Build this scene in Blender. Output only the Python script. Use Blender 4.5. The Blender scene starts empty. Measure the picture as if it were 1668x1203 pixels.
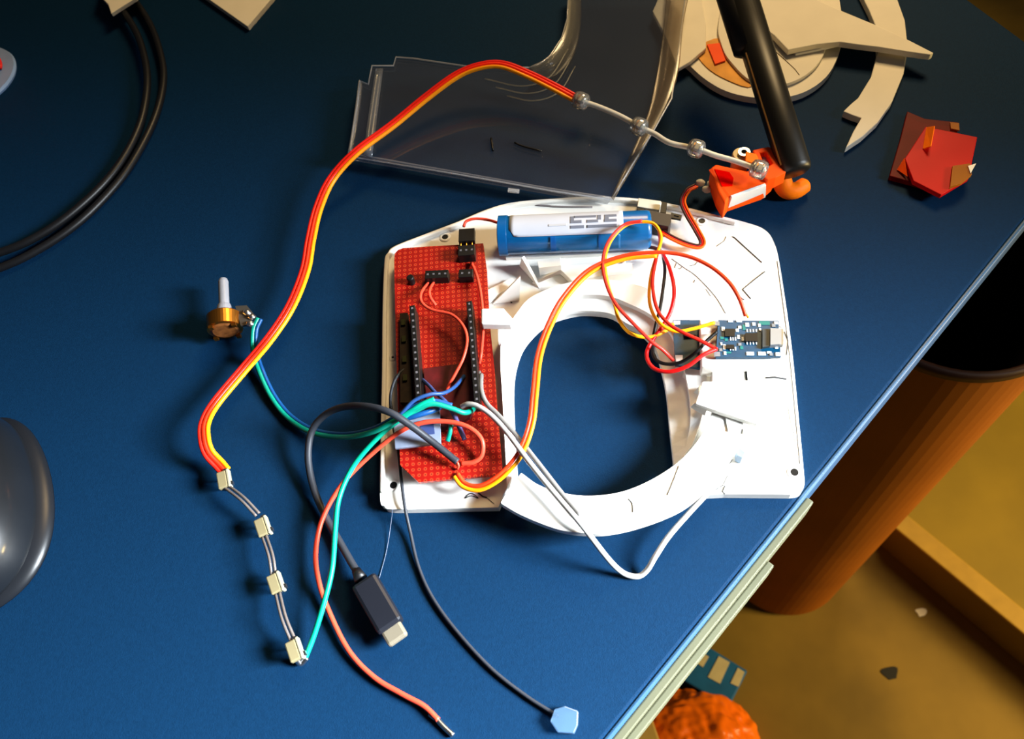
import bpy, bmesh, math, random
from mathutils import Vector, Matrix, noise
random.seed(4)
S = bpy.context.scene
COL = S.collection
TZ = 0.75            # desk top height
CAMZ = TZ + 0.31
IW, IH, FPX = 1668.0, 1203.0, 1309.0

# ------------------------------------------------------------------ camera
_n = Vector((160.0, -745.0, -FPX)).normalized()      # straight down, in camera axes
_u = -_n
_fw = Vector((0, 0, -1))
_Y = (_fw - _fw.dot(_u) * _u).normalized()
_X = _Y.cross(_u)
R = Matrix((_X, _Y, _u))                              # camera -> world
CAM = Vector((0, 0, CAMZ))
cd = bpy.data.cameras.new('camera')
cam = bpy.data.objects.new('camera', cd); COL.objects.link(cam)
cam.matrix_world = Matrix.Translation(CAM) @ R.to_4x4()
cd.sensor_fit = 'HORIZONTAL'; cd.sensor_width = 36.0; cd.lens = 36.0 * FPX / IW
cd.clip_start = 0.01; cd.clip_end = 50
cd.dof.use_dof = True; cd.dof.focus_distance = 0.36; cd.dof.aperture_fstop = 16.0
S.camera = cam

# ------------------------------------------------------------------ light
S.view_settings.view_transform = 'Standard'; S.view_settings.look = 'None'
S.view_settings.gamma = 1.0; S.view_settings.exposure = 0.0
w = bpy.data.worlds.new('world'); S.world = w; w.use_nodes = True
w.node_tree.nodes['Background'].inputs[0].default_value = (0.75, 0.72, 0.8, 1)
w.node_tree.nodes['Background'].inputs[1].default_value = 0.04

def area(name, loc, target, size, energy, color, spread=180, sy=None):
    l = bpy.data.lights.new(name, 'AREA'); l.energy = energy; l.color = color
    l.shape = 'RECTANGLE'; l.size = size; l.size_y = sy or size; l.spread = math.radians(spread)
    o = bpy.data.objects.new(name, l); COL.objects.link(o); o.location = loc
    o.rotation_euler = (Vector(target) - Vector(loc)).to_track_quat('-Z', 'Y').to_euler()
    return o
area('window_daylight', (0.70, -0.14, TZ + 0.42), (-0.12, -0.16, TZ), 0.26, 16.0, (0.86, 0.94, 1.0), 60)
area('room_lamp', (0.50, 0.85, TZ + 0.80), (0.16, 0.32, TZ), 0.30, 4.6, (1.0, 0.69, 0.33), 120)
area('low_floor_fill', (1.05, -0.15, 0.66), (0.20, 0.12, 0.05), 0.25, 11.5, (1.0, 0.72, 0.28), 170)  # added warm fill for bin, bag and floor; no such lamp is known

# ------------------------------------------------------------------ geometry helpers
def P(px, py, h=0.0, z0=TZ):
    """point of the photograph's (px, py) on the level h above the desk (or z0)"""
    r = R @ Vector((px - IW / 2, -(py - IH / 2), -FPX))
    t = (z0 + h - CAMZ) / r.z
    return CAM + r * t

def lin(c):
    c /= 255.0
    return c / 12.92 if c <= 0.04045 else ((c + 0.055) / 1.055) ** 2.4

MATS = {}
def mat(name, rgb, rough=0.5, metal=0.0, var=0.08, scale=60, bump=0.0, coat=0.0, spec=0.28, sss=0.0, bscale=None):
    if name in MATS: return MATS[name]
    m = bpy.data.materials.new(name); m.use_nodes = True; nt = m.node_tree; N = nt.nodes; L = nt.links
    b = N['Principled BSDF']; c = [lin(v) for v in rgb]
    b.inputs['Roughness'].default_value = rough; b.inputs['Metallic'].default_value = metal
    b.inputs['Coat Weight'].default_value = coat; b.inputs['Coat Roughness'].default_value = .12; b.inputs['Specular IOR Level'].default_value = spec
    tc = N.new('ShaderNodeTexCoord'); nz = N.new('ShaderNodeTexNoise'); nz.inputs['Scale'].default_value = scale
    nz.inputs['Detail'].default_value = 4; L.new(tc.outputs['Object'], nz.inputs['Vector'])
    rp = N.new('ShaderNodeValToRGB'); rp.color_ramp.elements[0].position = 0.3; rp.color_ramp.elements[1].position = 0.7
    rp.color_ramp.elements[0].color = [max(0, v * (1 - var)) for v in c] + [1]
    rp.color_ramp.elements[1].color = [min(1, v * (1 + var)) for v in c] + [1]
    L.new(nz.outputs['Fac'], rp.inputs['Fac']); L.new(rp.outputs['Color'], b.inputs['Base Color'])
    if bump:
        n2 = N.new('ShaderNodeTexNoise'); n2.inputs['Scale'].default_value = bscale or scale * 4; L.new(tc.outputs['Object'], n2.inputs['Vector'])
        bp = N.new('ShaderNodeBump'); bp.inputs['Strength'].default_value = bump; bp.inputs['Distance'].default_value = 0.0005
        L.new(n2.outputs['Fac'], bp.inputs['Height']); L.new(bp.outputs['Normal'], b.inputs['Normal'])
    MATS[name] = m; return m

def clear(name, tint=(1, 1, 1), gloss=0.06, body=0.0, bodycol=(200, 205, 210), rough=0.08, fres=0.35):
    if name in MATS: return MATS[name]
    m = bpy.data.materials.new(name); m.use_nodes = True; nt = m.node_tree; N = nt.nodes; L = nt.links; N.clear()
    out = N.new('ShaderNodeOutputMaterial'); tr = N.new('ShaderNodeBsdfTransparent'); tr.inputs[0].default_value = (*tint, 1)
    gl = N.new('ShaderNodeBsdfGlossy'); gl.inputs['Roughness'].default_value = rough
    df = N.new('ShaderNodeBsdfPrincipled'); df.inputs['Base Color'].default_value = (*[lin(v) for v in bodycol], 1)
    df.inputs['Roughness'].default_value = 0.45; df.inputs['Specular IOR Level'].default_value = 0.15
    tc = N.new('ShaderNodeTexCoord'); nz = N.new('ShaderNodeTexNoise'); nz.inputs['Scale'].default_value = 25; L.new(tc.outputs['Object'], nz.inputs['Vector'])
    mp = N.new('ShaderNodeMapRange'); mp.inputs[3].default_value = body * 0.7; mp.inputs[4].default_value = min(1, body * 1.3); L.new(nz.outputs['Fac'], mp.inputs[0])
    m1 = N.new('ShaderNodeMixShader'); L.new(mp.outputs[0], m1.inputs[0]); L.new(tr.outputs[0], m1.inputs[1]); L.new(df.outputs[0], m1.inputs[2])
    lw = N.new('ShaderNodeLayerWeight'); lw.inputs['Blend'].default_value = 0.25
    ma = N.new('ShaderNodeMath'); ma.operation = 'MULTIPLY_ADD'; ma.inputs[1].default_value = fres; ma.inputs[2].default_value = gloss
    L.new(lw.outputs['Fresnel'], ma.inputs[0])
    m2 = N.new('ShaderNodeMixShader'); L.new(ma.outputs[0], m2.inputs[0]); L.new(m1.outputs[0], m2.inputs[1]); L.new(gl.outputs[0], m2.inputs[2])
    L.new(m2.outputs[0], out.inputs[0]); MATS[name] = m; return m

def tag(o, label=None, cat=None, group=None, kind=None):
    if label: o['label'] = label
    if cat: o['category'] = cat
    if group: o['group'] = group
    if kind: o['kind'] = kind
    return o

def thing(name, loc, label, cat, group=None):
    o = bpy.data.objects.new(name, None); COL.objects.link(o); o.location = loc
    o.empty_display_size = 0.01
    return tag(o, label, cat, group)

def wloc(o):
    v = Vector((0, 0, 0))
    while o is not None: v = v + o.location; o = o.parent
    return v

def put(name, bm, m, parent=None, smooth=False, bevel=0.0, seg=2):
    """link a bmesh given in world coordinates as one object with its origin at its own base"""
    bmesh.ops.recalc_face_normals(bm, faces=bm.faces[:])
    xs = [v.co.x for v in bm.verts]; ys = [v.co.y for v in bm.verts]; zs = [v.co.z for v in bm.verts]
    org = Vector(((min(xs) + max(xs)) / 2, (min(ys) + max(ys)) / 2, min(zs)))
    for v in bm.verts: v.co -= org
    me = bpy.data.meshes.new(name); bm.to_mesh(me); bm.free(); me.materials.append(m)
    if smooth:
        for p in me.polygons: p.use_smooth = True
    o = bpy.data.objects.new(name, me); COL.objects.link(o)
    if parent is not None: o.parent = parent; o.location = org - wloc(parent)
    else: o.location = org
    if bevel:
        md = o.modifiers.new('bevel', 'BEVEL'); md.width = bevel; md.segments = seg; md.limit_method = 'ANGLE'; md.angle_limit = math.radians(50)
    return o

def spline(pts, n=6, closed=False):
    pts = [Vector(p) for p in pts]; out = []; k = len(pts)
    rng = range(k) if closed else range(k - 1)
    for i in rng:
        if closed: a, b, c, d = pts[(i - 1) % k], pts[i], pts[(i + 1) % k], pts[(i + 2) % k]
        else:
            b, c = pts[i], pts[i + 1]; a = pts[i - 1] if i else b * 2 - c; d = pts[i + 2] if i + 2 < k else c * 2 - b
        for s in range(n):
            t = s / n
            out.append(0.5 * ((2 * b) + (c - a) * t + (2 * a - 5 * b + 4 * c - d) * t * t + (3 * b - a - 3 * c + d) * t ** 3))
    if not closed: out.append(pts[-1])
    return out

def poly_px(px, h, z0=TZ, smooth=0):
    p = [P(q[0], q[1], h, z0) for q in px]
    return spline(p, smooth, True) if smooth else p

def add_prism(bm, loop, zb, holes=(), taper=0.0):
    """loop: world points at their own z; a solid from them down to zb"""
    loops = [loop] + list(holes); es = []
    for lp in loops:
        vs = [bm.verts.new(p) for p in lp]
        for i in range(len(vs)): es.append(bm.edges.new((vs[i], vs[(i + 1) % len(vs)])))
    if len(loops) == 1 and len(loop) <= 4:
        top = [bm.faces.new([e.verts[0] for e in es])]
    else:
        g = bmesh.ops.triangle_fill(bm, edges=es, use_beauty=True, use_dissolve=False)
        top = [f for f in g['geom'] if isinstance(f, bmesh.types.BMFace)]
    g = bmesh.ops.extrude_face_region(bm, geom=top)
    for v in g['geom']:
        if isinstance(v, bmesh.types.BMVert): v.co.z = zb if not callable(zb) else zb(v.co)

def prism(name, px, h, th, m, parent=None, bevel=0.0, smooth=0, holes=(), hs=0, z0=TZ):
    bm = bmesh.new()
    add_prism(bm, poly_px(px, h, z0, smooth), z0 + h - th, [poly_px(q, h, z0, hs) for q in holes])
    return put(name, bm, m, parent, bevel=bevel)

def sheet(name, px_h, th, m, parent=None, bevel=0.0):
    """a tilted slab: outline points each with its own height; thickened along its own normal"""
    pts = [P(q[0], q[1], q[2]) for q in px_h]
    n = Vector((0, 0, 0))
    for i in range(len(pts)): n += (pts[i] - pts[0]).cross(pts[(i + 1) % len(pts)] - pts[0])
    n.normalize(); n = n if n.z > 0 else -n
    bm = bmesh.new()
    a = [bm.verts.new(p) for p in pts]; b = [bm.verts.new(p - n * th) for p in pts]
    bm.faces.new(a); bm.faces.new(b[::-1])
    for i in range(len(a)):
        j = (i + 1) % len(a); bm.faces.new((a[i], b[i], b[j], a[j]))
    return put(name, bm, m, parent, bevel=bevel)

def loft(name, A, B, th, m, parent=None, smooth=True, n=6, z0=TZ):
    """a thin wall between two px/h polylines"""
    a = spline([P(*q) for q in A], n); b = spline([P(*q) for q in B], n)
    bm = bmesh.new(); va = [bm.verts.new(p) for p in a]; vb = [bm.verts.new(p) for p in b]
    for i in range(len(va) - 1): bm.faces.new((va[i], va[i + 1], vb[i + 1], vb[i]))
    o = put(name, bm, m, parent, smooth=smooth)
    md = o.modifiers.new('solid', 'SOLIDIFY'); md.thickness = th; md.offset = 0
    return o

def add_tube(bm, pts, r, sides=12, taper=None):
    rings = []; up = Vector((0, 0, 1)); k = len(pts); prev = None
    for i, p in enumerate(pts):
        t = (pts[min(i + 1, k - 1)] - pts[max(i - 1, 0)]).normalized()
        if prev is None:
            a = t.cross(up)
            if a.length < 1e-3: a = t.cross(Vector((1, 0, 0)))
            a.normalize()
        else:
            a = (prev - t * prev.dot(t)).normalized()
        prev = a; b = t.cross(a)
        rr = r if taper is None else r * taper(i / (k - 1))
        rings.append([bm.verts.new(p + (a * math.cos(2 * math.pi * s / sides) + b * math.sin(2 * math.pi * s / sides)) * rr) for s in range(sides)])
    for i in range(k - 1):
        for s in range(sides):
            bm.faces.new((rings[i][s], rings[i][(s + 1) % sides], rings[i + 1][(s + 1) % sides], rings[i + 1][s]))
    bm.faces.new(rings[0][::-1]); bm.faces.new(rings[-1])

def path(pts, off=0.0, dz=0.0, n=8):
    """smooth world path from (px, py, h); moved sideways by off metres in the horizontal"""
    sp = spline([P(*q) for q in pts], n)
    if off or dz:
        out = []
        for i, p in enumerate(sp):
            t = sp[min(i + 1, len(sp) - 1)] - sp[max(i - 1, 0)]; t.z = 0
            s = Vector((t.y, -t.x, 0)).normalized() if t.length > 1e-9 else Vector((0, 0, 0))
            out.append(p + s * off + Vector((0, 0, dz)))
        return out
    return sp

def wire(name, pts, r, m, parent=None, off=0.0, dz=0.0, sides=12, n=8, label=None, cat=None, group=None, taper=None):
    bm = bmesh.new(); add_tube(bm, path(pts, off, dz, n), r, sides, taper)
    o = put(name, bm, m, parent, smooth=True)
    return tag(o, label, cat, group)

def add_box(bm, c, ax, ay, az, sx, sy, sz):
    v = [bm.verts.new(c + ax * (i * sx / 2) + ay * (j * sy / 2) + az * (k * sz / 2)) for i in (-1, 1) for j in (-1, 1) for k in (-1, 1)]
    for f in ((0, 1, 3, 2), (4, 6, 7, 5), (0, 4, 5, 1), (2, 3, 7, 6), (0, 2, 6, 4), (1, 5, 7, 3)): bm.faces.new([v[i] for i in f])

def add_cyl(bm, a, b, r, sides=24, r2=None):
    r2 = r if r2 is None else r2
    add_tube(bm, [a, b], r, sides, lambda t: 1 + (r2 / r - 1) * t)

def add_revolve(bm, base, axis, prof, sides=28, capends=True):
    """prof: list of (distance along axis, radius)"""
    axis = axis.normalized(); a = axis.cross(Vector((0, 0, 1)))
    if a.length < 1e-3: a = Vector((1, 0, 0))
    a.normalize(); b = axis.cross(a); rings = []
    for d, r in prof:
        rings.append([bm.verts.new(base + axis * d + (a * math.cos(2 * math.pi * s / sides) + b * math.sin(2 * math.pi * s / sides)) * r) for s in range(sides)])
    for i in range(len(prof) - 1):
        for s in range(sides): bm.faces.new((rings[i][s], rings[i][(s + 1) % sides], rings[i + 1][(s + 1) % sides], rings[i + 1][s]))
    if capends: bm.faces.new(rings[0][::-1]); bm.faces.new(rings[-1])

def pxbox(name, p, q, width, h, th, m, parent=None, bevel=0.0):
    """box whose top centre line runs from photo point p to q at height h, given width and thickness"""
    a = P(p[0], p[1], h); b = P(q[0], q[1], h); ax = (b - a).normalized(); ay = Vector((-ax.y, ax.x, 0)); az = Vector((0, 0, 1))
    bm = bmesh.new(); add_box(bm, (a + b) / 2 - az * (th / 2), ax, ay, az, (b - a).length, width, th)
    return put(name, bm, m, parent, bevel=bevel)

# ------------------------------------------------------------------ materials
M_desk = mat('desk_blue_laminate', (7, 37, 64), rough=0.6, var=0.10, scale=900, bump=0.25, bscale=2500, spec=0.05)
M_band = mat('desk_highlight_pale_blue', (40, 74, 104), rough=0.45, coat=0.1)
M_rail = mat('rail_beige', (82, 82, 62), rough=0.6)
M_white = mat('white_foam_board', (236, 234, 228), rough=0.75, var=0.02, scale=80, bump=0.1)
M_card = mat('cream_card', (228, 222, 205), rough=0.75, var=0.03, scale=70, bump=0.1)
M_pencil_shade = mat('graphite_and_shade', (50, 50, 52), rough=0.6)
M_black = mat('black_plastic', (10, 10, 11), rough=0.45)
M_blackr = mat('black_rubber', (16, 16, 18), rough=0.42)
M_red = mat('red_insulation', (225, 30, 18), rough=0.38)
M_redl = mat('salmon_red_insulation', (225, 70, 48), rough=0.38)
M_orange = mat('orange_insulation', (240, 95, 10), rough=0.38)
M_yellow = mat('yellow_insulation', (245, 165, 10), rough=0.38)
M_brown = mat('dark_brown_insulation', (70, 35, 35), rough=0.4)
M_green = mat('green_insulation', (0, 128, 106), rough=0.38)
M_blue = mat('blue_insulation', (12, 66, 120), rough=0.38)
M_slate = mat('slate_blue_insulation', (52, 66, 110), rough=0.38)
M_grey = mat('grey_insulation', (118, 116, 114), rough=0.4)
M_dgrey = mat('dark_grey_insulation', (40, 43, 50), rough=0.5)
M_metal = mat('tinned_metal', (205, 205, 205), rough=0.28, metal=1.0)
M_gold = mat('gold_pins', (205, 150, 60), rough=0.3, metal=1.0)
M_brass = mat('brass_can', (200, 130, 50), rough=0.35, metal=1.0)
M_opl = mat('orange_plastic', (252, 82, 4), rough=0.6, spec=.15)
M_oypl = mat('amber_orange_plastic', (252, 118, 4), rough=0.55, spec=.15)
M_pcbblue = mat('blue_circuit_board', (0, 60, 90), rough=0.35, var=0.15, scale=400)
M_hotmelt = mat('milky_plastic', (205, 205, 195), rough=0.35)
M_led = mat('cream_led_body', (126, 116, 86), rough=0.35)
M_clear = clear('clear_acrylic', (0.90, 0.91, 0.93), 0.012, 0.02, (190, 190, 200), 0.05)
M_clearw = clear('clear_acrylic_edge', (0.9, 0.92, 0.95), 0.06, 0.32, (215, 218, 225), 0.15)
M_bead = clear('clear_bead', (0.93, 0.93, 0.90), 0.22, 0.16, (245, 245, 240), 0.10, 0.7)
M_sleeve = mat('silvery_translucent_sleeve', (222, 216, 200), rough=0.3, coat=0.4)
M_redfilm = clear('red_film', (0.8, 0.03, 0.01), 0.0, 0.78, (200, 4, 5), 0.5, 0.02)
M_amberfilm = clear('amber_film', (0.9, 0.45, 0.05), 0.0, 0.7, (165, 100, 12), 0.5, 0.04)

# ------------------------------------------------------------------ the room below
bm = bmesh.new(); add_box(bm, Vector((0.6, 0.9, -0.01)), Vector((1, 0, 0)), Vector((0, 1, 0)), Vector((0, 0, 1)), 7, 7, 0.02)
M_floor = mat('floor_olive_brown', (122, 98, 36), rough=0.7, var=0.35, scale=6)
tag(put('floor', bm, M_floor), kind='structure')

# desk: long front edge traced from the photo, square-ish far corner
DE_A = P(985, 1199); DE_C = P(1815, 174)
e1 = (DE_C - DE_A).normalized(); e1n = Vector((e1.y, -e1.x, 0))       # e1n points off the desk
e2 = (P(1578, 0) - DE_C).normalized()
c0 = DE_A - e1 * 0.55; c1 = DE_C; c2 = DE_C + e2 * 1.2; c3 = c0 + e2 * 1.2
desk = thing('desk', Vector((c0.x, c0.y, 0)), 'large desk with a dark blue top and pale blue painted highlight along its edge', 'desk')
bm = bmesh.new(); add_prism(bm, [c0.copy(), c1.copy(), c2.copy(), c3.copy()], TZ - 0.025)
put('desk_top', bm, M_desk, desk, bevel=0.0012, seg=3)
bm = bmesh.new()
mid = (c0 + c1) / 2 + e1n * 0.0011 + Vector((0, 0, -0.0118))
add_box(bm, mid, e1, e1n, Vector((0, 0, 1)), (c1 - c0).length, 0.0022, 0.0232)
put('edge_highlight', bm, M_band, desk, bevel=0.001, seg=3)  # paler strip: the highlight on the desk edge put into colour
for (pa, o0, wd, zt) in (((1316, 803), 0.0022, 0.0032, 0.003), ((1246, 894), 0.0054, 0.0030, 0.008)):
    a = P(*pa); a = DE_A + e1 * (a - DE_A).dot(e1); b = c0
    bm = bmesh.new(); ctr = (a + b) / 2 + e1n * (o0 + wd / 2) + Vector((0, 0, -zt - 0.007))
    add_box(bm, ctr, e1, e1n, Vector((0, 0, 1)), (a - b).length, wd, 0.014)
    put('edge_rail', bm, M_rail, desk, bevel=0.0006)
for c, s1, s2 in ((c0, 1, 1), (c1, -1, 1), (c2, -1, -1), (c3, 1, -1)):
    bm = bmesh.new(); q = c + e1 * s1 * 0.10 + e2 * s2 * 0.10
    add_box(bm, Vector((q.x, q.y, (TZ - 0.025) / 2)), e1, e1n, Vector((0, 0, 1)), 0.04, 0.04, TZ - 0.025)
    put('leg', bm, M_rail, desk, bevel=0.002)

# tall round bin beside the desk
BC = Vector((0.2897, 0.2552, 0)); r0, r1, hb = 0.0755, 0.0715, 0.616
bin_ = thing('waste_bin', BC, 'tall round orange-brown bin standing on the floor beside the desk, black inside', 'bin')
M_bin = mat('bin_orange_brown', (150, 84, 2), rough=0.7, var=0.15, scale=9)
bm = bmesh.new()
prof = [(0.0, r0 * .82), (0.003, r0 * .93), (0.012, r0), (hb, r1), (hb, r1 - .003), (0.06, r0 - .004)]
add_revolve(bm, BC, Vector((0, 0, 1)), prof, 64)
put('bin_body', bm, M_bin, bin_, smooth=False)
bm = bmesh.new(); add_revolve(bm, BC, Vector((0, 0, 1)), [(hb - 0.002, r1 - .0045), (hb + .001, r1 - .003), (hb + .0015, r1 - .0005), (hb, r1 + .0012), (hb - 0.006, r1 + .0012), (hb - 0.006, r1)], 64, False)
put('rim', bm, mat('bin_rim', (50, 25, 14), rough=0.5), bin_, smooth=True)
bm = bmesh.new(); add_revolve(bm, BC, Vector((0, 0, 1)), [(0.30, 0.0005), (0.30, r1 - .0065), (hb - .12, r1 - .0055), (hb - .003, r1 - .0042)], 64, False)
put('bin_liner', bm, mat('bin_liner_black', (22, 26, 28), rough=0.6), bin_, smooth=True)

# low wooden box on the floor at the right
M_wood = mat('pale_plywood', (128, 106, 26), rough=0.6, var=0.18, scale=8)
pa = P(1462, 862, 0.07, 0); pb = P(1700, 1058, 0.07, 0); d = (pb - pa).normalized(); nn = Vector((-d.y, d.x, 0))
if nn.y < 0 and nn.x < 0: nn = -nn
s0 = pa - d * 0.015; e0 = pa + d * 0.8
crate = thing('wooden_box', (pa + nn * .2 + d * .3) * 1.0 - Vector((0, 0, .07)), 'low yellowish wooden box on the floor to the right of the round bin', 'box')
bm = bmesh.new(); add_prism(bm, [s0, e0, e0 + nn * 0.6, s0 + nn * 0.6], 0.0); put('box_body', bm, M_wood, crate, bevel=0.003)
bm = bmesh.new(); add_prism(bm, [s0 - nn * .002 + Vector((0, 0, .004)), e0 - nn * .002 + Vector((0, 0, .004)), e0 + nn * 0.022 + Vector((0, 0, .004)), s0 + nn * 0.022 + Vector((0, 0, .004))], 0.068)
put('edge_strip', bm, mat('wood_edge', (165, 132, 52), rough=0.5), crate, bevel=0.002)

# blue carton with three pale windows on the floor
ct = thing('carton', P(1160, 1100, 0, 0), 'small blue carton with three cream panels lying on the floor', 'carton')
prism('carton_body', [(1140, 1044), (1218, 1092), (1187, 1152), (1098, 1098)], 0.03, 0.03, mat('carton_blue', (20, 98, 165), rough=0.6, var=.2, scale=30), ct, bevel=0.002, z0=0)
M_cream = mat('cream_print', (205, 195, 160), rough=0.6)
for q in ([(1137, 1058), (1155, 1069), (1145, 1086), (1128, 1074)], [(1171, 1068), (1189, 1078), (1173, 1113), (1153, 1102)], [(1202, 1087), (1213, 1094), (1203, 1118), (1190, 1112)]):
    prism('printed_panel', q, 0.0308, 0.001, M_cream, ct, z0=0)

# crumpled orange bag
bc = P(1116, 1216, 0.0, 0)
bm = bmesh.new(); bmesh.ops.create_icosphere(bm, subdivisions=6, radius=1.0)
for v in bm.verts:
    p = v.co.copy(); k = 1 + .10 * noise.noise(p * 2.1) + .07 * abs(noise.noise(p * 5.0)) + .03 * noise.noise(p * 11)
    v.co = Vector((p.x * .082 * k, p.y * .072 * k, max(-0.0, p.z * .075 * k)))
    v.co += bc + Vector((0, -.01, 0))
bag = put('plastic_bag', bm, mat('orange_bag', (255, 118, 12), rough=0.35, var=0.12, scale=22, bump=.5, bscale=40), smooth=True)
tag(bag, 'crumpled bright orange plastic bag on the floor under the desk edge', 'bag')
pc = thing('paper_scrap', P(1040, 1192, .02, 0), 'small tan paper box on the floor in front of the orange bag', 'paper')
prism('paper', [(1030, 1172), (1062, 1168), (1078, 1215), (1030, 1215)], 0.085, 0.085, mat('tan_paper', (190, 160, 90), rough=.8), pc, z0=0, bevel=.002)
# dirt spots on the floor
for k, (x, y, rr) in enumerate(((1450, 1096, .009), (1500, 997, .006))):
    bm = bmesh.new(); c = P(x, y, 0, 0)
    lp = [c + Vector((math.cos(a) * rr * (1 + .3 * math.sin(3 * a + k)), math.sin(a) * rr * (1 + .25 * math.cos(2 * a)), .001)) for a in [i * math.pi / 8 for i in range(16)]]
    add_prism(bm, lp, 0.0002)
    tag(put('floor_crumb', bm, M_black if k == 0 else M_card), ('dark crumb lying alone on the floor at lower right', 'tiny pale crumb lying on the floor below the wooden box')[k], 'crumb')

# ------------------------------------------------------------------ mouse
mc = P(-32, 838, 0)
mouse = thing('computer_mouse', mc, 'glossy black computer mouse at the left edge of the desk', 'mouse')
def egg(bm, c, ax, ay, hz, z0, flat=0.0, nU=64, nV=20, tw=0.0):
    rings = []
    for j in range(nV + 1):
        ph = j / nV * math.pi / 2
        ring = []
        for i in range(nU):
            a = 2 * math.pi * i / nU
            rx = math.cos(ph) ** 0.75; x = math.cos(a) * ax * rx; y = math.sin(a) * ay * rx
            x *= 1 - 0.24 * math.sin(a) - .05 * math.cos(2 * a)
            if abs(y) < ay: x *= 1.0
            ring.append(bm.verts.new(c + Vector((x, y, z0 + hz * math.sin(ph) * (1 - .12 * y / ay)))))
        rings.append(ring)
    for j in range(nV):
        for i in range(nU): bm.faces.new((rings[j][i], rings[j][(i + 1) % nU], rings[j + 1][(i + 1) % nU], rings[j + 1][i]))
    bm.faces.new(rings[0][::-1])
    bmesh.ops.remove_doubles(bm, verts=rings[-1], dist=1e-5)
M_mouse = mat('glossy_black', (16, 18, 21), rough=0.36, coat=0.8)
bm = bmesh.new(); egg(bm, mc, .0355, .0475, .008, .001); put('mouse_base', bm, mat('charcoal_side', (18, 20, 24), rough=0.35), mouse, smooth=True)
bm = bmesh.new(); egg(bm, mc + Vector((-.0022, 0, 0)), .0325, .0465, .0285, .0035); put('mouse_shell', bm, M_mouse, mouse, smooth=True)
bm = bmesh.new(); add_revolve(bm, mc + Vector((-.004, .030, .026)), Vector((1, 0, 0)), [(0, .004), (.001, .006), (.006, .006), (.007, .004)], 24); put('scroll_wheel', bm, M_blackr, mouse, smooth=True)

# ------------------------------------------------------------------ black cable and spool at the upper left
wire('coiled_cable', [(150, -60, .003), (205, -15, .003), (242, 35, .003), (262, 90, .003), (266, 135, .003), (253, 190, .003), (224, 250, .003), (187, 303, .003), (128, 362, .003), (60, 408, .003), (-5, 438, .003), (-90, 462, .003), (-190, 455, .004), (-230, 425, .006), (-170, 420, .006), (-80, 432, .005), (0, 411, .004), (55, 388, .004), (112, 351, .004), (170, 298, .004), (208, 246, .004), (232, 190, .005), (240, 130, .006), (232, 80, .006), (215, 40, .006), (180, -10, .006)],
     .0021, M_blackr, n=10, label='thick black cable coiled in two turns at the upper left of the desk', cat='cable')
sp = thing('wire_spool', P(-52, 132), 'grey-blue plastic spool of red wire cut by the left edge', 'spool')
c = P(-46, 132); ZV = Vector((0, 0, 1))
bm = bmesh.new(); add_revolve(bm, c, ZV, [(0, .0285), (.0015, .0292), (.003, .0285)], 64); put('flange', bm, mat('spool_grey_blue', (125, 150, 185), rough=.5), sp, smooth=False)
bm = bmesh.new(); add_revolve(bm, c, ZV, [(.003, .0200), (.015, .0200)], 32); put('spool_hub', bm, MATS['spool_grey_blue'], sp)
bm = bmesh.new()
coil = []
for i in range(9 * 40 + 1):
    a = i * 2 * math.pi / 40; t = i / 360
    coil.append(c + Vector((math.cos(a) * (.0212 + .0004 * math.sin(a * .7)), math.sin(a) * .0212, .0042 + .010 * t)))
add_tube(bm, coil, .0009, 8); put('wire_coil', bm, M_red, sp, smooth=True)

# ------------------------------------------------------------------ cream card offcuts along the top
prism('card_offcut', [(322, -14), (403, 43), (445, -6), (470, -60), (380, -70)], .0035, .0035, M_card, bevel=.0004)
tag(bpy.data.objects['card_offcut'], 'cream card corner at the top edge left of the clear visor', 'card')
o = prism('card_offcut', [(160, -10), (176, 7), (181, 22), (193, 14), (222, -4), (230, -40), (170, -50)], .0105, .0025, M_card, bevel=.0004)
tag(o, 'small cream card tip resting on the coiled black cable at the top edge', 'card')

dsc = thing('foam_disc', P(1250, 40), 'round cream foam disc lying under the black tube, with engraved lines', 'foam disc')
import itertools
disc_px = [(1104, 84), (1125, 108), (1150, 130), (1182, 148), (1222, 158), (1266, 160), (1310, 150), (1345, 126), (1364, 94), (1372, 60), (1370, 15), (1355, -40), (1310, -90), (1240, -110), (1160, -90), (1110, -40), (1095, 20)]
prism('disc', disc_px, .004, .004, M_card, dsc, bevel=.0005, smooth=4)
prism('raised_disc', [(1190, 100), (1225, 132), (1276, 137), (1318, 118), (1343, 85), (1350, 40), (1330, -10), (1285, -45), (1225, -45), (1185, -10), (1170, 40), (1176, 75)], .0062, .0022, M_card, dsc, bevel=.0004, smooth=5)
def mark(pts, r=.00018, h=.0042, parent=None, m=None, n=4, name='pencil_shade_mark'):
    return wire(name, [(x, y, h) for x, y in pts], r, m or M_pencil_shade, parent, sides=6, n=n)
M_groove = mat('groove_brown', (95, 75, 45), rough=.8)
mark([(1262, 12), (1300, 30), (1343, 48)], .00025, .0063, dsc, M_groove, name='engraved_line')
mark([(1282, 38), (1281, 60), (1280, 80)], .0008, .0062, dsc, M_groove, name='engraved_line')
mark([(1240, 62), (1250, 56)], .0005, .0062, dsc, M_groove, name='engraved_line')
mark([(1250, 72), (1290, 108), (1302, 122)], .0002, .0063, dsc, M_groove, name='engraved_line')
prism('crease_highlight', [(1292, 81), (1340, 72), (1368, 67), (1366, 72), (1330, 81), (1296, 88)], .0075, .0016, M_white, dsc, bevel=.0003)  # whiter ribs paint the bright sheen along the crease lines
prism('crease_highlight', [(1234, 42), (1268, 30), (1282, 31), (1270, 37), (1238, 49)], .0074, .0016, M_white, dsc, bevel=.0003)
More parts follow.
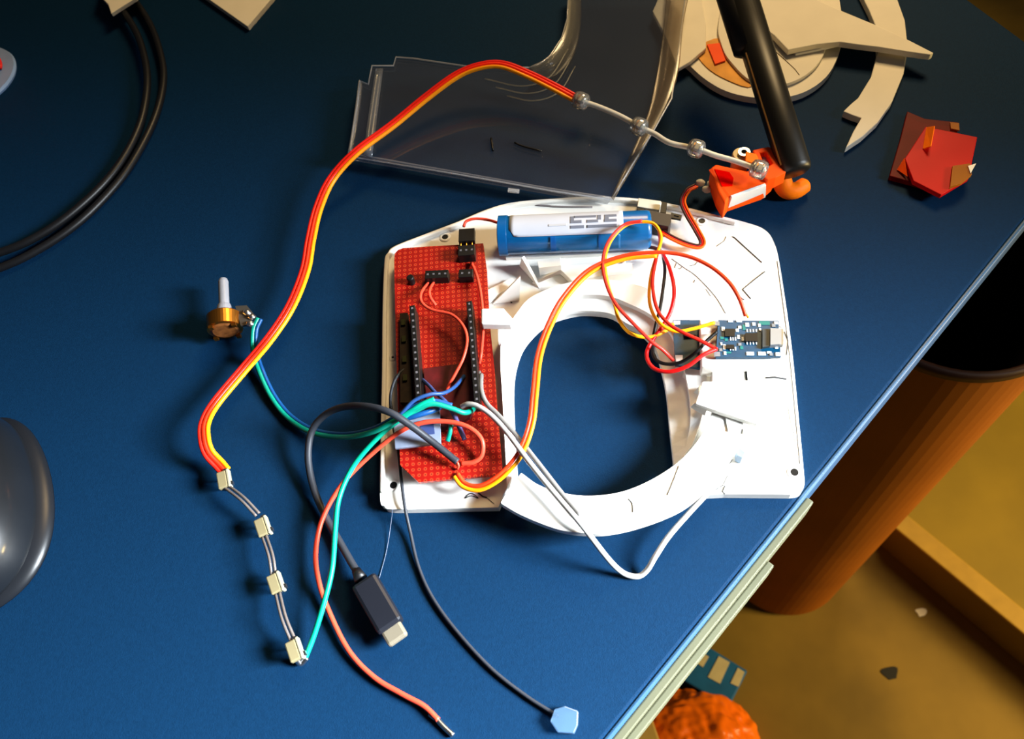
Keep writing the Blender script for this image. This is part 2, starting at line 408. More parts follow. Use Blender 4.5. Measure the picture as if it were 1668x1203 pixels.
prism('stained_patch', [(1135, 80), (1175, 62), (1215, 95), (1225, 140), (1185, 130), (1150, 108)], .0046, .001, mat('amber_stain', (215, 150, 60), rough=.7, var=.3, scale=60), dsc, smooth=4)
prism('orange_sticker', [(1152, 72), (1172, 70), (1182, 98), (1165, 104)], .0056, .0012, M_opl, dsc)
o = prism('card_strip', [(1080, -20), (1063, 18), (1083, 56), (1104, 112), (1123, 101), (1150, 78), (1150, 40), (1140, -20)], .0072, .0025, M_card, bevel=.0004)
tag(o, 'narrow angled cream card strip between the clear visor and the black tube', 'card')
o = prism('foam_arc', [(1455, -20), (1474, 33), (1479, 78), (1472, 120), (1453, 166), (1430, 199), (1405, 222), (1378, 240), (1390, 214), (1403, 192), (1388, 187), (1374, 181), (1385, 170), (1398, 159), (1419, 125), (1430, 85), (1428, 46), (1416, 17), (1400, -15)], .004, .004, M_card, bevel=.0004)
tag(o, 'curved cream foam arc with a forked lower tail, right of the round disc', 'foam arc')
o = prism('foam_spike', [(1521, 86), (1478, 64), (1428, 41), (1365, 15), (1325, -3), (1280, -40), (1235, -40), (1222, 0), (1238, 40), (1262, 58), (1284, 81), (1330, 72), (1368, 68), (1403, 73), (1430, 76), (1480, 84), (1516, 89)], .0105, .0035, M_card, bevel=.0004)
tag(o, 'long pointed cream foam spike lying across the disc and the curved arc', 'foam spike')

# ------------------------------------------------------------------ black tube
ta = P(1190, -60, .055); tb = P(1297, 282, .016)
ax = (tb - ta).normalized(); L = (tb - ta).length
tube = thing('black_tube', tb - Vector((0, 0, .01)), 'long black round tube slanting down from the top edge onto the orange servo', 'tube')
M_tube = mat('matt_black_tube', (17, 16, 12), rough=.42, spec=.4)
bm = bmesh.new(); add_revolve(bm, ta, ax, [(0, .0078), (L - .003, .0075), (L - .001, .0070), (L, .0055)], 32); put('tube_body', bm, M_tube, tube, smooth=True)
bm = bmesh.new(); add_revolve(bm, ta + Vector((-.0035, 0, -.002)), ax, [(0, .0075), (L * .40, .0072), (L * .415, .005)], 32); put('tube_clip', bm, M_black, tube, smooth=True)
sd = ax.cross(Vector((0, 0, 1))).normalized()
bm = bmesh.new(); add_tube(bm, [ta + ax * L * .45 + sd * .0070 + Vector((0, 0, .0030)), ta + ax * L * .97 + sd * .0068 + Vector((0, 0, .0030))], .0006, 8); put('tube_highlight', bm, mat('tube_highlight_tan', (150, 112, 60), rough=.4), tube)  # tan strip painted for the highlight down the tube's left side

# ------------------------------------------------------------------ orange servo
srv = thing('servo', P(1215, 330), 'orange servo with a white label and red patch at the foot of the black tube', 'servo')
prism('servo_body', [(1157, 274), (1166, 267), (1216, 278), (1256, 268), (1264, 284), (1247, 299), (1189, 319), (1181, 332), (1170, 312)], .017, .0115, M_opl, srv, bevel=.0008)
prism('servo_base', [(1172, 284), (1246, 276), (1240, 300), (1188, 314)], .0056, .0056, M_opl, srv)
prism('red_patch', [(1164, 275), (1188, 280), (1195, 290), (1193, 302), (1176, 303)], .0174, .0006, mat('bright_red_paint', (250, 8, 2), rough=.8, spec=0), srv)
sheet('servo_label', [(1190, 318, .0176), (1246, 298, .0176), (1245, 318, .0055), (1182, 341, .0055)], .0013, mat('silver_white_label', (225, 225, 222), rough=.4), srv, bevel=.0002)
sheet('end_face', [(1158, 275, .0172), (1189, 319, .0172), (1181, 334, .0055), (1167, 306, .0055)], .001, M_opl, srv)
prism('bracket', [(1226, 244), (1252, 238), (1262, 244), (1266, 252), (1278, 262), (1281, 279), (1264, 288), (1250, 292), (1240, 284), (1232, 262)], .0195, .008, M_opl, srv, bevel=.0006, holes=[[(1238, 249), (1248, 247), (1259, 266), (1248, 272)]])
prism('bracket_window', [(1236, 247), (1249, 245), (1261, 267), (1248, 275)], .0165, .004, mat('lilac_grey', (170, 140, 165), rough=.4), srv)
c = P(1211, 253, .017)
bm = bmesh.new(); add_revolve(bm, c + Vector((-.001, .0005, 0)), ZV, [(-.010, .004), (.0, .0042), (.001, .0038)], 28); put('gear_boss', bm, mat('pale_gold_plastic', (225, 200, 140), rough=.4), srv, smooth=False)
bm = bmesh.new(); add_revolve(bm, c, ZV, [(.0, .0015), (.0025, .0015), (.0025, .0028), (.0, .0028)], 28, False); put('ring_screw', bm, M_metal, srv)
bm = bmesh.new(); add_revolve(bm, c, ZV, [(.0, .0015), (.0012, .0014)], 20); put('screw_hole', bm, M_black, srv)
prism('servo_horn', [(1215, 246), (1232, 250), (1238, 262), (1228, 266), (1214, 262)], .0205, .003, M_oypl, srv, bevel=.0004)
wire('servo_foot', [(1266, 272, .0085), (1272, 290, .0070), (1280, 308, .0046), (1296, 310, .0040), (1314, 299, .0042)], .0046, M_oypl, srv, sides=20, n=6, taper=lambda t: 1.1 - .3 * t if t < .97 else .55)
cn = thing('wire_joint', P(1147, 303, 0), 'milky translucent blob joining the thin servo wires left of the orange servo', 'connector')
for (x, y) in ((1140, 298), (1150, 309), (1158, 300)):
    bm = bmesh.new(); a = P(x - 6, y - 2, .007); b = P(x + 8, y + 1, .007); add_tube(bm, spline([a, (a + b) / 2, b], 4), .0015, 10, lambda t: .6 + .6 * math.sin(math.pi * t)); put('solder_blob', bm, M_hotmelt, cn, smooth=True)

# ------------------------------------------------------------------ clear visor
vis = thing('clear_visor', P(820, 220), 'clear bent plastic visor with stepped left end, lying above the white plate', 'visor')
vpx = [(570, 250), (586, 132), (600, 137), (607, 107), (641, 108), (645, 93), (672, 95), (760, 108), (862, 110), (895, 92), (915, 62), (924, 30), (927, -30), (1098, -30), (1083, 60), (1072, 120), (1056, 210), (996, 322), (900, 308), (740, 280)]
prism('visor_sheet', vpx, .012, .0012, M_clear, vis)
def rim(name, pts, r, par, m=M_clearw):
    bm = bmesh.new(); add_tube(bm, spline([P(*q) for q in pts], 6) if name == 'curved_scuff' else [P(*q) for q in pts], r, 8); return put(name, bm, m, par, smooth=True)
loft('side_flange', [(570, 250, .012), (580, 180, .012), (586, 132, .012)], [(566, 258, .0005), (582, 192, .0005), (588, 142, .0005)], .0014, M_clearw, vis)
loft('inner_fold', [(592, 252, .0125), (600, 190, .0125), (612, 112, .0125)], [(606, 256, .0125), (614, 190, .0125), (624, 112, .0125)], .0006, clear('clear_fold', (.9, .92, .95), .05, .12, (190, 200, 215), .2), vis)
loft('front_flange', [(570, 250, .012), (740, 280, .012), (900, 308, .012), (996, 322, .012)], [(566, 258, .002), (740, 288, .002), (900, 316, .003), (990, 331, .0065)], .0012, clear('clear_front', (.9, .92, .95), .05, .16, (200, 200, 210), .2), vis)
loft('right_flange', [(1088, -30, .012), (1080, 60, .012), (1066, 140, .012), (1050, 200, .012), (996, 322, .012)], [(1126, -30, .022), (1112, 40, .022), (1101, 130, .020), (1062, 217, .016), (999, 325, .012)], .0010, clear('clear_right', (.85, .82, .78), .06, .16, (185, 165, 135), .2), vis)
loft('curved_cut_wall', [(862, 110, .012), (895, 92, .012), (915, 62, .012), (924, 30, .012), (927, -30, .012)], [(868, 132, .002), (905, 122, .002), (932, 92, .002), (944, 50, .002), (946, -10, .002)], .0010, clear('clear_cut', (.85, .85, .82), .08, .28, (210, 205, 180), .2), vis)
rim('bright_edge', [(566, 256, .0022), (581, 176, .012), (586, 131, .0126), (600, 137, .0126), (606, 107, .0126), (641, 107, .0126), (645, 93, .0126), (672, 95, .0126), (760, 108, .0126), (862, 110, .0126)], .00045, vis)
rim('bright_edge', [(566, 254, .011), (740, 283, .0118), (900, 311, .0118), (996, 325, .0118), (1030, 268, .0145), (1062, 217, .0165), (1094, 160, .0195), (1103, 100, .0205), (1118, -20, .0225)], .0004, vis)
rim('bright_edge', [(862, 110, .0126), (880, 103, .0126), (895, 92, .0126), (915, 62, .0126), (924, 30, .0126), (927, -30, .0126)], .0004, vis)
for k in range(3):
    rim('curved_scuff', [(790 + 18 * k, 128 + 14 * k, .0126), (850 + 10 * k, 140 + 12 * k, .0126), (895 + 8 * k, 125 + 12 * k, .0126), (925 + 6 * k, 80 + 14 * k, .0126)], .00028, vis, clear('scuff', (.9, .9, .88), .0, .12, (200, 195, 170), .4))
mark([(838, 232), (852, 238), (882, 246)], .0005, .0128, vis, M_black, name='ink_smudge'); mark([(800, 225), (803, 245)], .0006, .0128, vis, M_black, name='ink_smudge')
prism('clip_tab', [(828, 306), (846, 308), (845, 313), (827, 311)], .0122, .001, M_clearw, vis)

# ------------------------------------------------------------------ white plate
PL = thing('face_plate', P(960, 580), 'white foam face plate with an arched opening, pencil marks and glued rings', 'plate')

def sm(*segs):
    out = []
    for sg in segs:
        q = spline([(x, y, 0) for x, y in sg], 5) if len(sg) > 2 else [Vector((x, y, 0)) for x, y in sg]
        for p in q:
            if not out or (out[-1] - Vector((p.x, p.y))).length > .5: out.append(Vector((p.x, p.y)))
    return [(p.x, p.y) for p in out]
outer = sm([(622, 600), (623, 500), (626, 428), (632, 411), (644, 400), (690, 382), (745, 361), (790, 342), (832, 330), (890, 324), (960, 320), (1025, 322), (1090, 331), (1160, 348), (1222, 364), (1247, 375), (1260, 393), (1270, 430), (1289, 560), (1301, 680), (1309, 765), (1310, 790), (1303, 802), (1288, 805)], [(1180, 804), (1140, 806)], [(1098, 757), (1091, 693), (1086, 640), (1078, 600), (1067, 565), (1046, 540), (1019, 525), (993, 510), (955, 506), (929, 509), (898, 519), (874, 536), (851, 564), (839, 600), (836, 639), (838, 706), (842, 770)], [(822, 800), (812, 826)], [(720, 828), (640, 829), (626, 824), (619, 808), (620, 700)])
prism('plate_base', outer, .0045, .0045, M_white, PL, bevel=.0008)
lipo = [(619, 800), (620, 700), (622, 600), (623, 500), (626, 428), (631, 412), (644, 400), (690, 382), (745, 361), (790, 342), (832, 330), (890, 324), (960, 320), (1025, 322), (1090, 331), (1160, 348), (1200, 358)]
a = spline([P(x, y, .0068) for x, y in lipo], 4); bmv = bmesh.new(); ins = []
for i, p in enumerate(a):
    t = a[min(i + 1, len(a) - 1)] - a[max(i - 1, 0)]; t.z = 0; ins.append(p + Vector((t.y, -t.x, 0)).normalized() * .0018)
add_prism(bmv, a + ins[::-1], TZ + .004); put('raised_lip', bmv, M_white, PL, bevel=.0005)

IN = [(842, 768), (838, 706), (836, 639), (839, 600), (851, 564), (874, 536), (898, 519), (929, 509), (955, 506), (993, 510), (1019, 525), (1046, 540), (1067, 565), (1078, 600), (1086, 640), (1091, 693), (1098, 757)]
MID = [(834, 775), (830, 706), (827, 639), (828, 588), (838, 556), (866, 518), (882, 502), (918, 488), (950, 480), (992, 482), (1026, 495), (1060, 512), (1092, 540), (1108, 580), (1120, 625), (1125, 682), (1114, 742)]
OUT = [(826, 792), (822, 712), (818, 640), (815, 582), (820, 545), (845, 505), (866, 483), (905, 466), (945, 457), (990, 455), (1032, 462), (1072, 477), (1110, 505), (1138, 545), (1150, 600), (1148, 660), (1128, 724)]
def band(name, A, ha, B, hb_, zb, m, closed_sides=True):
    a = spline([P(x, y, ha) for x, y in A], 4); b = spline([P(x, y, hb_) for x, y in B], 4)
    bm = bmesh.new(); va = [bm.verts.new(p) for p in a]; vb = [bm.verts.new(p) for p in b]
    la = [bm.verts.new((p.x, p.y, TZ + zb)) for p in a]; lb = [bm.verts.new((p.x, p.y, TZ + zb)) for p in b]
    for i in range(len(va) - 1):
        bm.faces.new((va[i], va[i + 1], vb[i + 1], vb[i])); bm.faces.new((la[i], la[i + 1], va[i + 1], va[i])); bm.faces.new((vb[i], vb[i + 1], lb[i + 1], lb[i])); bm.faces.new((lb[i], lb[i + 1], la[i + 1], la[i]))
    for i in (0, -1): bm.faces.new((va[i], vb[i], lb[i], la[i]))
    o = put(name, bm, m, PL); return o
band('inner_ring', IN, .006, MID, .0085, .0042, M_white)
band('outer_ring', MID, .0110, OUT, .0125, .0040, M_white)
# lower arc, glued on top and reaching past the plate
arc = sm([(815, 818), (832, 790), (848, 770)], [(850, 770), (882, 791), (940, 806), (1000, 803), (1050, 786), (1098, 757), (1130, 725), (1152, 690), (1163, 655)], [(1185, 655), (1213, 680)], [(1211, 684), (1203, 715), (1182, 762), (1150, 796), (1110, 828), (1050, 853), (990, 867), (940, 867), (900, 859), (850, 839), (818, 821)])
prism('lower_arc', arc, .0155, .0040, M_white, PL, bevel=.0006)
for q in ([(840, 800), (858, 790), (868, 806), (848, 818)], [(1150, 730), (1180, 700), (1190, 725), (1160, 760)]): prism('arc_support', q, .0116, .0112, M_white, PL)
# glued blocks, gussets and tabs
prism('foam_tab', [(1144, 621), (1226, 619), (1238, 655), (1234, 691), (1133, 657)], .0190, .0030, M_white, PL, bevel=.0004)
sheet('tab_wing', [(1124, 663, .016), (1132, 656, .018), (1152, 664, .018), (1148, 677, .014)], .0012, M_white, PL)
prism('foam_block', [(1160, 600), (1225, 600), (1225, 622), (1160, 622)], .0155, .0112, M_white, PL, bevel=.0004)
prism('foam_block', [(1182, 680), (1205, 676), (1212, 694), (1186, 702)], .0162, .002, M_white, PL)
prism('foam_block', [(1210, 672), (1232, 684), (1230, 702), (1212, 700)], .0085, .004, M_white, PL)
prism('foam_block', [(784, 502), (820, 501), (836, 519), (833, 528), (784, 527)], .0228, .0045, M_white, PL, bevel=.0006)
prism('foam_block', [(811, 535), (824, 534), (826, 556), (812, 558)], .0140, .008, M_white, PL)
def gusset(p, q, r, h=.015, th=.0014):
    a, b, c_ = P(p[0], p[1], .0046), P(q[0], q[1], .0046), P(r[0], r[1], h)
    n = (b - a).cross(c_ - a).normalized() * th / 2; bm = bmesh.new()
    v = [bm.verts.new(x + n) for x in (a, b, c_)]; u = [bm.verts.new(x - n) for x in (a, b, c_)]
    bm.faces.new(v); bm.faces.new(u[::-1])
    for i in range(3): bm.faces.new((v[i], u[i], u[(i + 1) % 3], v[(i + 1) % 3]))
    put('gusset', bm, M_white, PL)
gusset((803, 494), (846, 488), (848, 448))
gusset((848, 432), (880, 468), (852, 418))
gusset((868, 462), (884, 450), (914, 442))
gusset((888, 432), (914, 440), (912, 420), .010)
gusset((970, 440), (1002, 446), (990, 428), .012)
gusset((985, 445), (1022, 445), (1018, 424), .012)
gusset((1110, 640), (1125, 612), (1118, 590), .012)
gusset((1118, 650), (1138, 662), (1140, 628), .016)
prism('foam_block', [(905, 432), (975, 426), (990, 448), (930, 456)], .0090, .004, M_white, PL, bevel=.0004)
prism('foam_block', [(875, 424), (912, 420), (914, 432), (878, 436)], .0120, .007, M_white, PL)
prism('foam_block', [(980, 432), (1030, 428), (1030, 446), (984, 449)], .0110, .006, M_white, PL)
prism('foam_block', [(790, 474), (835, 452), (840, 462), (796, 488)], .0075, .003, M_white, PL)
# bolt holes with small collars
for (x, y) in ((725, 386), (1143, 360), (641, 790), (1294, 769), (640, 582)):
    c = P(x, y, .0047); rr = .0016 if y != 582 else .0006
    bm = bmesh.new(); add_revolve(bm, c, ZV, [(0, rr), (.0003, rr), (.0003, rr + .0006), (0, rr + .0012)], 20, False); put('hole_collar', bm, M_white, PL, smooth=False)
    bm = bmesh.new(); add_revolve(bm, c + Vector((0, 0, -.0001)), ZV, [(0, rr), (.0002, rr * .9)], 20); put('bolt_hole', bm, M_black, PL)
# pencil lines, then a shade line along the right edge
for pts, rr in (([(1193, 385), (1197, 387), (1241, 427)], .0002), ([(1246, 442), (1228, 456), (1210, 471), (1223, 486)], .0002), ([(1199, 478), (1205, 483), (1212, 488)], .0002),
        ([(1183, 385), (1180, 392), (1167, 401)], .0001), ([(1094, 421), (1115, 436), (1135, 450), (1165, 482), (1182, 510)], .00012), ([(1102, 428), (1099, 436)], .00012), ([(1112, 433), (1108, 438), (1105, 437)], .00012),
        ([(1141, 421), (1132, 431), (1123, 433)], .00012), ([(1132, 456), (1130, 460)], .00015), ([(1247, 615), (1262, 614), (1281, 617)], .0004), ([(1226, 617), (1247, 616)], .0001), ([(1278, 613), (1290, 612)], .0001),
        ([(1225, 602), (1262, 602)], .0001), ([(757, 811), (764, 804), (771, 804), (779, 811), (768, 807), (757, 811)], .0002), ([(779, 802), (786, 808), (793, 810)], .0003), ([(793, 810), (805, 820)], .0001),
        ([(1278, 540), (1284, 555), (1281, 578)], .00018), ([(1262, 525), (1275, 535)], .0001), ([(1279, 640), (1296, 720)], .0001), ([(1150, 470), (1158, 482)], .0001),
        ([(1193, 748), (1182, 765), (1168, 774)], .00012), ([(1185, 775), (1178, 790), (1166, 797)], .00012), ([(1181, 791), (1177, 800), (1181, 804)], .0002), ([(830, 489), (834, 493)], .0003)):
    mark(pts, rr, .0047, PL, n=1 if len(pts) < 5 else 4)
mark([(1266, 425), (1284, 560), (1296, 680), (1303, 755)], .00012, .0046, PL)  # thin shading at the plate's right edge, drawn as a grey line
mark([(1212, 683), (1208, 702), (1195, 730)], .0002, .0049, PL)
for pts, rr in (([(1106, 758), (1096, 785), (1087, 806)], .00014), ([(1024, 812), (1030, 820), (1031, 834)], .00014)): mark(pts, rr, .0157, PL)
mark([(1215, 598), (1216, 612), (1218, 628)], .0004, .0157, PL, M_black)
prism('grey_cube', [(1200, 733), (1206, 730), (1213, 736), (1209, 745), (1201, 741)], .0110, .0062, mat('slate_cube', (110, 130, 150), rough=.5), PL)
prism('plate_slot', [(1148, 782), (1160, 776), (1166, 784), (1150, 805), (1140, 808)], .0048, .0006, mat('slot_grey', (80, 84, 92), rough=.7), PL)
mark([(842, 330), (900, 336), (965, 337)], .0005, .0048, PL, mat('scuff_grey', (120, 112, 112), rough=.8), name='dark_scuff')

# ------------------------------------------------------------------ red perfboard
pb0 = P(652, 755, .012); pbx = (P(818, 772, .012) - P(682, 784, .012)).normalized()
M_pcb = bpy.data.materials.new('red_perfboard'); M_pcb.use_nodes = True
nt = M_pcb.node_tree; N = nt.nodes; Lk = nt.links; b = N['Principled BSDF']; b.inputs['Roughness'].default_value = .38
geo = N.new('ShaderNodeTexCoord'); mp = N.new('ShaderNodeMapping'); ang = math.atan2(pbx.y, pbx.x)
mp.inputs['Rotation'].default_value = (0, 0, -ang); mp.inputs['Scale'].default_value = (1, 1, 1)
Lk.new(geo.outputs['Object'], mp.inputs['Vector'])
def M2(op, a, bb=None):
    n = N.new('ShaderNodeMath'); n.operation = op
    for i, v in enumerate((a, bb)):
        if v is None: continue
        if isinstance(v, (int, float)): n.inputs[i].default_value = v
        else: Lk.new(v, n.inputs[i])
    return n.outputs[0]
sx = N.new('ShaderNodeSeparateXYZ'); Lk.new(mp.outputs[0], sx.inputs[0])
fx = M2('SUBTRACT', M2('FRACT', M2('DIVIDE', sx.outputs[0], .00254)), .5); fy = M2('SUBTRACT', M2('FRACT', M2('DIVIDE', sx.outputs[1], .00254)), .5)
dist = M2('SQRT', M2('ADD', M2('MULTIPLY', fx, fx), M2('MULTIPLY', fy, fy)))
cr = N.new('ShaderNodeValToRGB'); E = cr.color_ramp.elements; cr.color_ramp.interpolation = 'CONSTANT'
E[0].position = 0; E[0].color = (.12, .012, .006, 1)
E[1].position = .12; E[1].color = (lin(205), lin(58), lin(28), 1)
e_ = E.new(.30); e_.color = (lin(150), lin(12), lin(5), 1)
nz = N.new('ShaderNodeTexNoise'); nz.inputs['Scale'].default_value = 90; Lk.new(geo.outputs['Object'], nz.inputs['Vector'])
mx = N.new('ShaderNodeMixRGB'); mx.blend_type = 'MULTIPLY'; mx.inputs[0].default_value = .35; Lk.new(dist, cr.inputs['Fac']); Lk.new(cr.outputs[0], mx.inputs[1]); Lk.new(nz.outputs['Color'], mx.inputs[2]); Lk.new(mx.outputs[0], b.inputs['Base Color'])

PB = thing('perfboard', P(730, 600, .0045), 'red perforated circuit board on the left of the white plate', 'circuit board')
prism('board', [(642, 424), (643, 413), (648, 407), (656, 404), (700, 401), (787, 396), (793, 440), (797, 520), (805, 600), (812, 690), (819, 772), (682, 785), (652, 757), (649, 690), (645, 560)], .0120, .0016, M_pcb, PB)
for q in ([(660, 430), (770, 420), (770, 450), (662, 455)], [(690, 740), (800, 735), (800, 765), (690, 770)]):
    prism('foam_spacer', q, .0104, .00585, M_white, PB)
def strip(pp, qq, wd, h0, h1, npin, name='pin_header', m=M_black):
    o = pxbox(name, pp, qq, wd, h1, h1 - h0, m, PB, bevel=.0002)
    a = P(pp[0], pp[1], h1); b2 = P(qq[0], qq[1], h1); ax = (b2 - a).normalized(); ay = Vector((-ax.y, ax.x, 0)); bm = bmesh.new()
    for i in range(npin):
        c = a.lerp(b2, (i + .5) / npin); add_box(bm, c + Vector((0, 0, .00005)), ax, ay, ZV, .0009, .0009, .0003)
    put('pin_sockets', bm, mat('socket_grey', (95, 92, 95), rough=.4), o); return o
strip((671, 497), (683, 668), .0025, .012, .0205, 16); strip((764, 490), (777, 655), .0025, .012, .0205, 16)
strip((692, 447), (730, 445), .0045, .012, .0165, 4); strip((747, 445), (770, 444), .0045, .012, .0165, 2)
strip((746, 408), (773, 406), .0060, .012, .0175, 3)
pxbox('dupont_plug', (747, 383), (773, 381), .0075, .0170, .0030, M_black, PB, bevel=.0002)
bm = bmesh.new()
for t in (.15, .5, .85):
    a = P(747 + 26 * t, 392, .0158); b2 = P(747 + 26 * t, 401, .0158); add_cyl(bm, a, b2, .0003, 8)
put('gold_pins', bm, M_gold, PB)
c = P(671, 460, .012); bm = bmesh.new(); add_revolve(bm, c, ZV, [(0, .0017), (.004, .0017), (.0043, .0013)], 20); put('small_capacitor', bm, M_black, PB)
prism('module', [(651, 510), (664, 509), (672, 655), (652, 655)], .0150, .0030, mat('dark_green_module', (36, 24, 14), rough=.5, var=.4, scale=300), PB)
bm = bmesh.new()
for (x, y) in ((657, 525), (658, 552), (659, 585), (660, 615)): add_box(bm, P(x, y, .0154), pbx, Vector((-pbx.y, pbx.x, 0)), ZV, .0018, .003, .001)
put('chips', bm, mat('olive_chip', (48, 52, 24), rough=.4), PB)
prism('grey_label', [(641, 682), (716, 664), (718, 722), (644, 730)], .0165, .0012, mat('blue_grey_sticker', (118, 128, 148), rough=.45, var=.15, scale=80), PB)
prism('dark_window', [(684, 688), (706, 684), (708, 706), (686, 709)], .0167, .0004, M_slate, PB)
prism('sub_board', [(690, 600), (762, 590), (775, 660), (765, 680), (722, 700), (700, 700)], .0140, .0018, mat('dark_red_board', (70, 10, 12), rough=.5, var=.4, scale=250), PB)
# short jumpers soldered to the board
def jumper(pts, m=M_redl, r=.0007, name='jumper_wire'): return wire(name, pts, r, m, PB)
jumper([(697, 461, .013), (686, 477, .017), (687, 492, .018), (703, 504, .018), (735, 512, .019), (754, 530, .020), (761, 553, .020), (755, 582, .019), (742, 608, .017), (730, 630, .015), (727, 645, .013)])
jumper([(706, 460, .013), (700, 472, .016), (701, 484, .016), (710, 497, .014)])
jumper([(768, 428, .013), (777, 450, .015), (784, 485, .016), (787, 530, .016), (784, 575, .015), (781, 592, .013)])
jumper([(781, 605, .013), (782, 630, .016), (787, 650, .017), (798, 662, .017)], M_grey)

# ------------------------------------------------------------------ battery
ba = P(812, 384, .0145); bb = P(1060, 374, .0145); bax = (bb - ba).normalized(); BL = (bb - ba).length; BR = .0090
BT = thing('battery', (ba + bb) / 2 - Vector((0, 0, .010)), 'blue cylindrical battery cell with a white printed label on the plate top', 'battery')
M_bat = mat('blue_shrink_wrap', (3, 90, 150), rough=.35, var=.12, scale=90, coat=.3)
bm = bmesh.new(); add_revolve(bm, ba, bax, [(0, BR * .80), (.0006, BR * .95), (.002, BR), (BL - .002, BR), (BL - .0006, BR * .95), (BL, BR * .80)], 48); put('cell', bm, M_bat, BT, smooth=False)
for f in BT.children[0].data.polygons: f.use_smooth = len(f.vertices) == 4
bside = Vector((0, 0, 1)).cross(bax).normalized()
if bside.y < 0: bside = -bside
def bpatch(name, s0, s1, t0, t1, dr, m, corner=0.0, th=.0002):
    """patch on the cell between distances s0..s1 and angles t0..t1 (degrees from straight up, + towards the top of the photo)"""
    bm = bmesh.new(); nS, nT = 24, 16; g = []
    for i in range(nS + 1):
        s = s0 + (s1 - s0) * i / nS; row = []
        e = 0
        if corner:
            dd = min(s - s0, s1 - s); e = (corner - math.sqrt(max(0, corner ** 2 - (corner - dd) ** 2))) if dd < corner else 0
        for j in range(nT + 1):
            lo = t0 + math.degrees(e / BR); t = math.radians(lo + (t1 - lo) * j / nT)
            row.append(bm.verts.new(ba + bax * s + (ZV * math.cos(t) + bside * math.sin(t)) * (BR + dr)))
        g.append(row)
    for i in range(nS):
        for j in range(nT): bm.faces.new((g[i][j], g[i + 1][j], g[i + 1][j + 1], g[i][j + 1]))
    o = put(name, bm, m, BT, smooth=True); md = o.modifiers.new('s', 'SOLIDIFY'); md.thickness = th; md.offset = 1; return o
M_lab = mat('white_battery_label', (196, 200, 212), rough=.4, var=.04)
bpatch('white_label', BL * .085, BL * .82, -45, 75, .00005, M_lab, corner=.0035)
M_ink = mat('grey_ink', (110, 115, 130), rough=.5)
def ink(s0, s1, y0, y1):      # fractions in the printed block
    S0 = BL * .475; S1 = BL * .785; T0 = -27; T1 = 22
    bpatch('printed_mark', S0 + (S1 - S0) * s0, S0 + (S1 - S0) * s1, T0 + (T1 - T0) * y0, T0 + (T1 - T0) * y1, .0003, M_ink, th=.00008)
for q in ((0.02, .31, 0, .17), (0.02, .26, .32, .50), (0.02, .1, .5, .82), (.1, .56, .68, .86), (.36, .98, 0, .17), (.36, .60, .32, .5), (.72, .98, .32, .5), (.58, .66, .5, .86), (.73, .82, .5, .86), (.82, .98, .68, .86)): ink(*q)
bpatch('faint_print', BL * .34, BL * .46, -18, -12, .0003, mat('faint_ink', (190, 190, 195)), th=.00008)
bpatch('clear_tape', BL * .36, BL * .80, -100, -48, .0001, mat('blue_tape', (16, 92, 150), rough=.25, var=.08))
bpatch('tape_edge', BL * .35, BL * .385, -100, -47, .0003, mat('deep_blue', (10, 80, 150), rough=.3))
bpatch('tape_edge', BL * .66, BL * .675, -100, -47, .0004, MATS['deep_blue'])
bpatch('end_collar', 0.0005, BL * .065, -120, 80, .0003, mat('collar_blue', (4, 84, 145), rough=.35))
prism('foam_cradle', [(822, 405), (1050, 395), (1050, 410), (824, 420)], .0065, .0022, M_white, BT)

# ------------------------------------------------------------------ slide switch
SW = thing('slide_switch', P(1072, 362, .0046), 'black slide switch glued to the top edge of the plate right of the battery', 'switch')
prism('switch_body', [(1049, 341), (1094, 349), (1093, 362), (1089, 369), (1050, 361)], .0125, .0078, mat('switch_black', (48, 42, 40), rough=.45), SW, bevel=.0002)
prism('lever', [(1078, 328), (1087, 330), (1084, 347), (1075, 345)], .0115, .004, M_black, SW)
prism('mount_ear', [(1093, 346), (1111, 350), (1109, 357), (1092, 354)], .0085, .0012, M_black, SW, holes=[[(1098, 350), (1106, 352), (1105, 354), (1097, 352)]])
prism('mount_ear', [(1038, 334), (1042, 335), (1050, 338), (1049, 344), (1037, 341)], .0085, .0012, M_black, SW)
for x in (1063, 1071, 1079):
    wire('terminal_pin', [(x, 362, .010), (x - 1, 372, .0085)], .0005, M_gold, SW, n=2, sides=8)
prism('lip_block', [(1040, 322), (1077, 327), (1074, 342), (1038, 336)], .0090, .0045, M_card, PL, bevel=.0003)

# ------------------------------------------------------------------ charger board on its foam pad
prism('foam_pad', [(1140, 520), (1256, 518), (1256, 598), (1143, 597)], .0195, .0085, M_white, PL, bevel=.0005)
CB = thing('charger_board', P(1220, 552, .0195), 'small blue circuit board with a metal micro socket on the right of the plate', 'circuit board')
prism('board', [(1170, 521), (1268, 522), (1272, 581), (1166, 582)], .0215, .0014, M_pcbblue, CB)
g = .0216
def comp(name, pts, h, m, base=.0215): return prism(name, pts, base + h, h, m, CB)
comp('chip', [(1181, 535), (1197, 535), (1197, 547), (1181, 547)], .001, M_black)
comp('chip', [(1214, 542), (1234, 542), (1234, 555), (1214, 555)], .0014, M_black)
comp('chip', [(1183, 561), (1196, 561), (1196, 567), (1183, 567)], .001, M_black)
comp('socket_inner', [(1242, 535), (1256, 535), (1256, 563), (1242, 565)], .0015, mat('dark_slate', (50, 58, 62), rough=.4))
comp('usb_socket', [(1255, 534), (1273, 535), (1273, 560), (1255, 561)], .0026, mat('socket_steel', (135, 138, 142), rough=.35, metal=.2))
comp('socket_lip', [(1272, 535.5), (1276, 535.5), (1276, 561), (1272, 561)], .0022, mat('dull_metal', (120, 120, 115), rough=.4, metal=.8))
M_solder = mat('solder_white', (225, 228, 232), rough=.3, var=.1)
